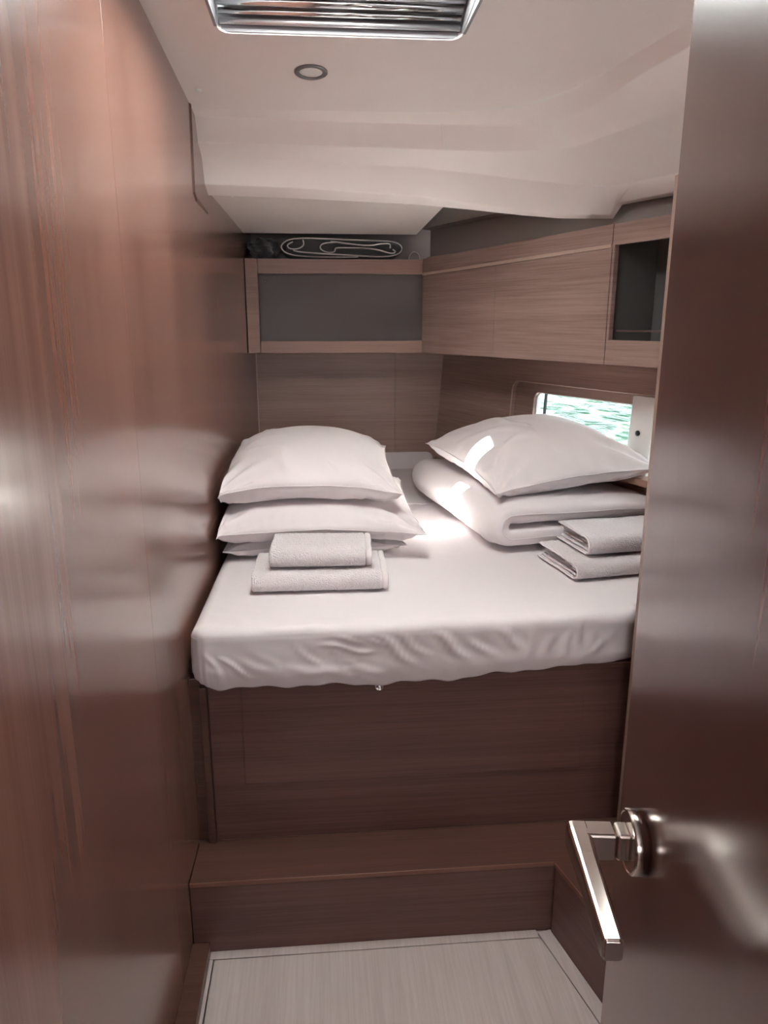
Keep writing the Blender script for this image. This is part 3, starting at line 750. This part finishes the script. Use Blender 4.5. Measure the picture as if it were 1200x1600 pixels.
# rolled quilt and dark bundle on the cabinet top
Z0 = 1.670
def strip(name, pts, th, y0, y1, m, parent, closed=False):
    """thick cloth strip following a line in the xz plane, extruded along y"""
    p = np.array(pts, float)
    for _ in range(2):
        q = np.zeros((2 * len(p) - 2 + 2, 2)); q[0] = p[0]; q[-1] = p[-1]
        q[1:-1:2] = p[:-1] * .75 + p[1:] * .25; q[2:-1:2] = p[:-1] * .25 + p[1:] * .75; p = q
    d = np.gradient(p, axis=0); d /= np.linalg.norm(d, axis=1, keepdims=True) + 1e-9; n = np.stack([-d[:, 1], d[:, 0]], 1)
    sec = np.concatenate([p + n * th / 2, (p - n * th / 2)[::-1]])
    ys = np.linspace(y0, y1, 10)
    P = np.zeros((len(ys), len(sec) + 1, 3))
    for i, y in enumerate(ys):
        w = np.concatenate([sec, sec[:1]]); P[i, :, 0] = w[:, 0]; P[i, :, 2] = w[:, 1]; P[i, :, 1] = y
    o = grid_mesh(name, P, m, parent)
    bm = bmesh.new(); bm.from_mesh(o.data)
    k = len(p)
    bm.verts.ensure_lookup_table()
    W_ = len(sec) + 1
    for base in (0, (len(ys) - 1) * W_):
        for i in range(k - 1):
            try: bm.faces.new([bm.verts[base + a] for a in (i, i + 1, 2 * k - 2 - i, 2 * k - 1 - i)])
            except ValueError: pass
    bmesh.ops.recalc_face_normals(bm, faces=bm.faces[:]); bm.to_mesh(o.data); bm.free()
    return p
bl = thing('rolled_quilt', (.13, YC + .1, Z0), 'dark grey quilt with pale piping folded up on top of the shelf cabinet', 'blanket')
K = lambda L: [(-.152 + u * .50, Z0 + .004 + v * .078) for u, v in L]
outer = K([(.62, .06), (.35, .03), (.12, .08), (.02, .28), (.0, .62), (.08, .93), (.25, .97), (.5, .90), (.75, .86), (.92, .84), (.985, .55), (.95, .18), (.8, .05), (.6, .13), (.35, .20), (.15, .28), (.10, .36)])
inner1 = K([(.18, .88), (.19, .62), (.14, .42), (.07, .42), (.05, .62), (.10, .78)])
inner2 = K([(.44, .78), (.33, .72), (.31, .45), (.37, .25), (.44, .30), (.43, .5), (.5, .52), (.75, .50), (.88, .22), (.93, .30), (.90, .45)])
inner3 = K([(.40, .82), (.55, .70), (.72, .60), (.80, .72), (.88, .74), (.88, .5)])
for nm, pts in (('outer_wrap', outer), ('inner_fold', inner1), ('inner_fold', inner2), ('inner_fold', inner3)):
    p = strip(nm, pts, .007, YC + .03, YC + .24, 'grey_cloth', bl)
    bm = bmesh.new(); tube(bm, [(a, YC + .027, b) for a, b in p], .0028, 6); from_bm('piping', bm, 'piping', bl, True)
# wadding that fills the folds
bm = bmesh.new()
pp = K([(.05, .2), (.12, .12), (.8, .1), (.93, .2), (.95, .55), (.9, .78), (.3, .88), (.1, .85), (.04, .6)])
plate('', None, pp, [], .18, ((0, YC + .045, 0), (1, 0, 0), (0, 0, 1), (0, 1, 0)), bm=bm); from_bm('wadding', bm, 'grey_cloth', bl)
lp = thing('cord_loop', (.385, YC + .03, Z0), 'thin pale cord loop beside the rolled quilt on the cabinet top', 'cord')
bm = bmesh.new(); tube(bm, [(.365 + .0 + .022 * (1 - math.cos(a)), YC + .032, Z0 + .002 + .028 * math.sin(a)) for a in np.linspace(0, math.pi, 16)], .0022, 8); from_bm('cord', bm, 'piping', lp, True)
bm = bmesh.new()
bmesh.ops.create_icosphere(bm, subdivisions=4, radius=1)
for v in bm.verts:
    n_ = .12 * math.sin(v.co.x * 7 + v.co.z * 4) + .08 * math.sin(v.co.y * 9 + v.co.x * 5 + 1) + .05 * math.sin(v.co.z * 15)
    w = v.co * (1 + n_); v.co = Vector((-.222 + w.x * .062, YC + .11 + w.y * .08, Z0 + .040 + max(w.z, -.9) * .043))
tag(from_bm('cloth_bundle', bm, 'grey_cloth', None, True), 'dark grey fleecy bundle at the left end of the cabinet top', 'blanket')

# ------------------------------------------------------------------ hull-side locker
lk = thing('wall_locker', (.63, 2.62, 1.30), 'long brown wall locker along the hull above the window with an open cubby', 'cabinet')
TE = 1.72
box('bottom_board', 'wood_hull_hazed', .002, TE, 1.303, 1.315, .018, .22, lk, fr=LK, bev=.001)
plate('top_board', 'wood_hull_hazed', [(.002, .018), (TE, .018), (TE, .12), (.002, .12)], [], .01, ((LK[0][0], LK[0][1], 1.668), LA, LC, (0, 0, 1)), lk)
box('back_board', 'wood_hull_hazed', .002, TE, 1.315, 1.668, .21, .22, lk, fr=LK, bev=.001)
TS = 1.029
plate('top_rail', 'wood_hull_hazed', [(.002, 1.618), (TS, 1.640), (TS, 1.692), (.002, 1.670)], [], .016, LK, lk)
plate('finger_strip', 'pale_strip', [(.002, 1.606), (TS, 1.629), (TS, 1.639), (.002, 1.617)], [], .012, (Vector(LK[0]) - LC * .003, LA, (0, 0, 1), LC), lk)
dn = [(.002, .486), (.488, TS)]
for a0, a1 in dn:
    z0_, z1_ = 1.606 + .0224 * a0, 1.606 + .0224 * a1
    d_ = plate('locker_door', 'wood_hull_hazed', [(a0, 1.302), (a1, 1.302), (a1, z1_ - .001), (a0, z0_ - .001)], [], .016, LK, lk)
plate('cubby_frame', 'wood_hull_hazed', [(TS + .003, 1.302), (TE, 1.302), (TE, 1.70), (TS + .003, 1.692)], [[(TS + .012, 1.372), (TE - .05, 1.372), (TE - .05, 1.640), (TS + .012, 1.636)]], .016, LK, lk)
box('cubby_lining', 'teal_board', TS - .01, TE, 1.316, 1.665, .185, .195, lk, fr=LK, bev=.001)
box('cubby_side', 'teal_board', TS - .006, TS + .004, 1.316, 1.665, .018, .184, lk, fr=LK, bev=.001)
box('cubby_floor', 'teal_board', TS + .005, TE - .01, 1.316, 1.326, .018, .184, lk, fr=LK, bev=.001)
bm = bmesh.new(); tube(bm, [Vector(LK[0]) + LA * u + LC * .03 + Vector((0, 0, 1.398)) for u in (TS + .012, TE - .05)], .003, 10); from_bm('fiddle_rail', bm, 'edge', lk, True)

# ------------------------------------------------------------------ ceiling lamp
lc = cp(-.009, 1.86); cN = Vector((0, -.1, -1)).normalized()
la = thing('ceiling_light', tuple(lc), 'round flush ceiling spotlight with a grey ring, switched off', 'lamp')
fr_ = (lc, (1, 0, 0), Vector((0, 1, -.1)).normalized(), cN)
bm = bmesh.new(); n = 48
prof = [(.0265, 0), (.0375, 0), (.0375, .0025), (.035, .004), (.0285, .004), (.0265, .0025)]
O, a, b, c = map(Vector, fr_); rings = [[bm.verts.new(O + c * h + (a * math.cos(2 * math.pi * k / n) + b * math.sin(2 * math.pi * k / n)) * r_) for k in range(n)] for r_, h in prof]
for i in range(len(rings)):
    A_, B_ = rings[i], rings[(i + 1) % len(rings)]
    for k in range(n): bm.faces.new((A_[k], A_[(k + 1) % n], B_[(k + 1) % n], B_[k]))
from_bm('ring', bm, plain('ring_grey', (.22, .215, .22), .35, .6), la)
bm = bmesh.new(); lathe(bm, [(.0262, 0), (.0262, .0015), (.02, .0025), (.001, .003)], fr_, 40); from_bm('lens', bm, 'white', la, True)

# ------------------------------------------------------------------ open door at the right with lever handle
DE = Vector((.2895, .62, 0)); daz = math.radians(7.5)
DA = Vector((-math.sin(daz), -math.cos(daz), 0)); DC = Vector((math.cos(daz), -math.sin(daz), 0))   # towards the hinge; into the leaf
DF = (DE, DA, (0, 0, 1), DC)
dr = struct(box('door_1', 'wood_door', 0, .60, .03, 1.93, 0, .030, fr=DF, bev=.002))
box('edge_band', 'edge', -.0015, -.0002, .03, 1.93, .002, .028, dr, fr=DF, bev=0)
HO_ = DE + DA * .072 + Vector((0, 0, .966))
HF = (HO_, DA, (0, 0, 1), -DC)        # a: towards the hinge, c: out of the leaf
hd = thing('door_handle_tmp', tuple(HO_), '', '')
bpy.data.objects.remove(hd)
bm = bmesh.new()
lathe(bm, [(.0285, .0002), (.0285, .0122), (.0278, .0134), (.0262, .0138), (.0255, .0132), (.001, .0132)], HF, 56)
hd = from_bm('door_handle', bm, 'nickel', dr, False)
for p_ in hd.data.polygons: p_.use_smooth = abs(Vector(p_.normal).dot(DC)) < .5
bm = bmesh.new(); bx(bm, -.0105, .0105, -.0135, .0135, .0120, .0245, HF, .0025); from_bm('neck_collar', bm, 'nickel', hd)
bm = bmesh.new(); bx(bm, -.0105, .0105, -.0135, .0135, .0248, .0545, HF, .0025); from_bm('neck', bm, 'nickel', hd)
for cc in (.0205, .0285):
    bm = bmesh.new(); lathe(bm, [(.002, 0), (.002, .0006), (.001, .0006)], (HO_ + DA * .0095 * 0 - DC * cc + DA * .0095 + Vector((0, 0, -.004)), (0, 0, 1), DC, DA), 14); from_bm('grub_screw', bm, 'black', hd)
# lever: rounded bar from the neck towards the hinge
bm = bmesh.new()
secs = [(-.0105, .0105, .0137, .0115), (.0, .0105, .0137, .0115), (.012, .0100, .0130, .0113), (.03, .0092, .0118, .0110), (.115, .0082, .0105, .0108), (.123, .0080, .0102, .0106)]
rings = []
for u, hw, hh, zz_ in secs:
    ring_ = []
    for px_, pz_ in rrect(-hw, hw, -hh, hh, min(hw, hh) * .45, 3):
        ring_.append(bm.verts.new(HO_ + DA * u - DC * (.0545 + .002 + px_ - .0 + hw * 0) + Vector((0, 0, pz_ + (0)))))
    rings.append(ring_)
for A_, B_ in zip(rings, rings[1:]):
    for k in range(len(A_)): bm.faces.new((A_[k], A_[(k + 1) % len(A_)], B_[(k + 1) % len(A_)], B_[k]))
bm.faces.new(rings[0][::-1]); bm.faces.new(rings[-1])
bmesh.ops.recalc_face_normals(bm, faces=bm.faces[:])
ce_ = [e for e in bm.edges if len(e.link_faces) == 2 and e.calc_face_angle(0) > .9]
bmesh.ops.bevel(bm, geom=ce_, offset=.002, segments=3, affect='EDGES')
from_bm('lever', bm, 'nickel', hd)
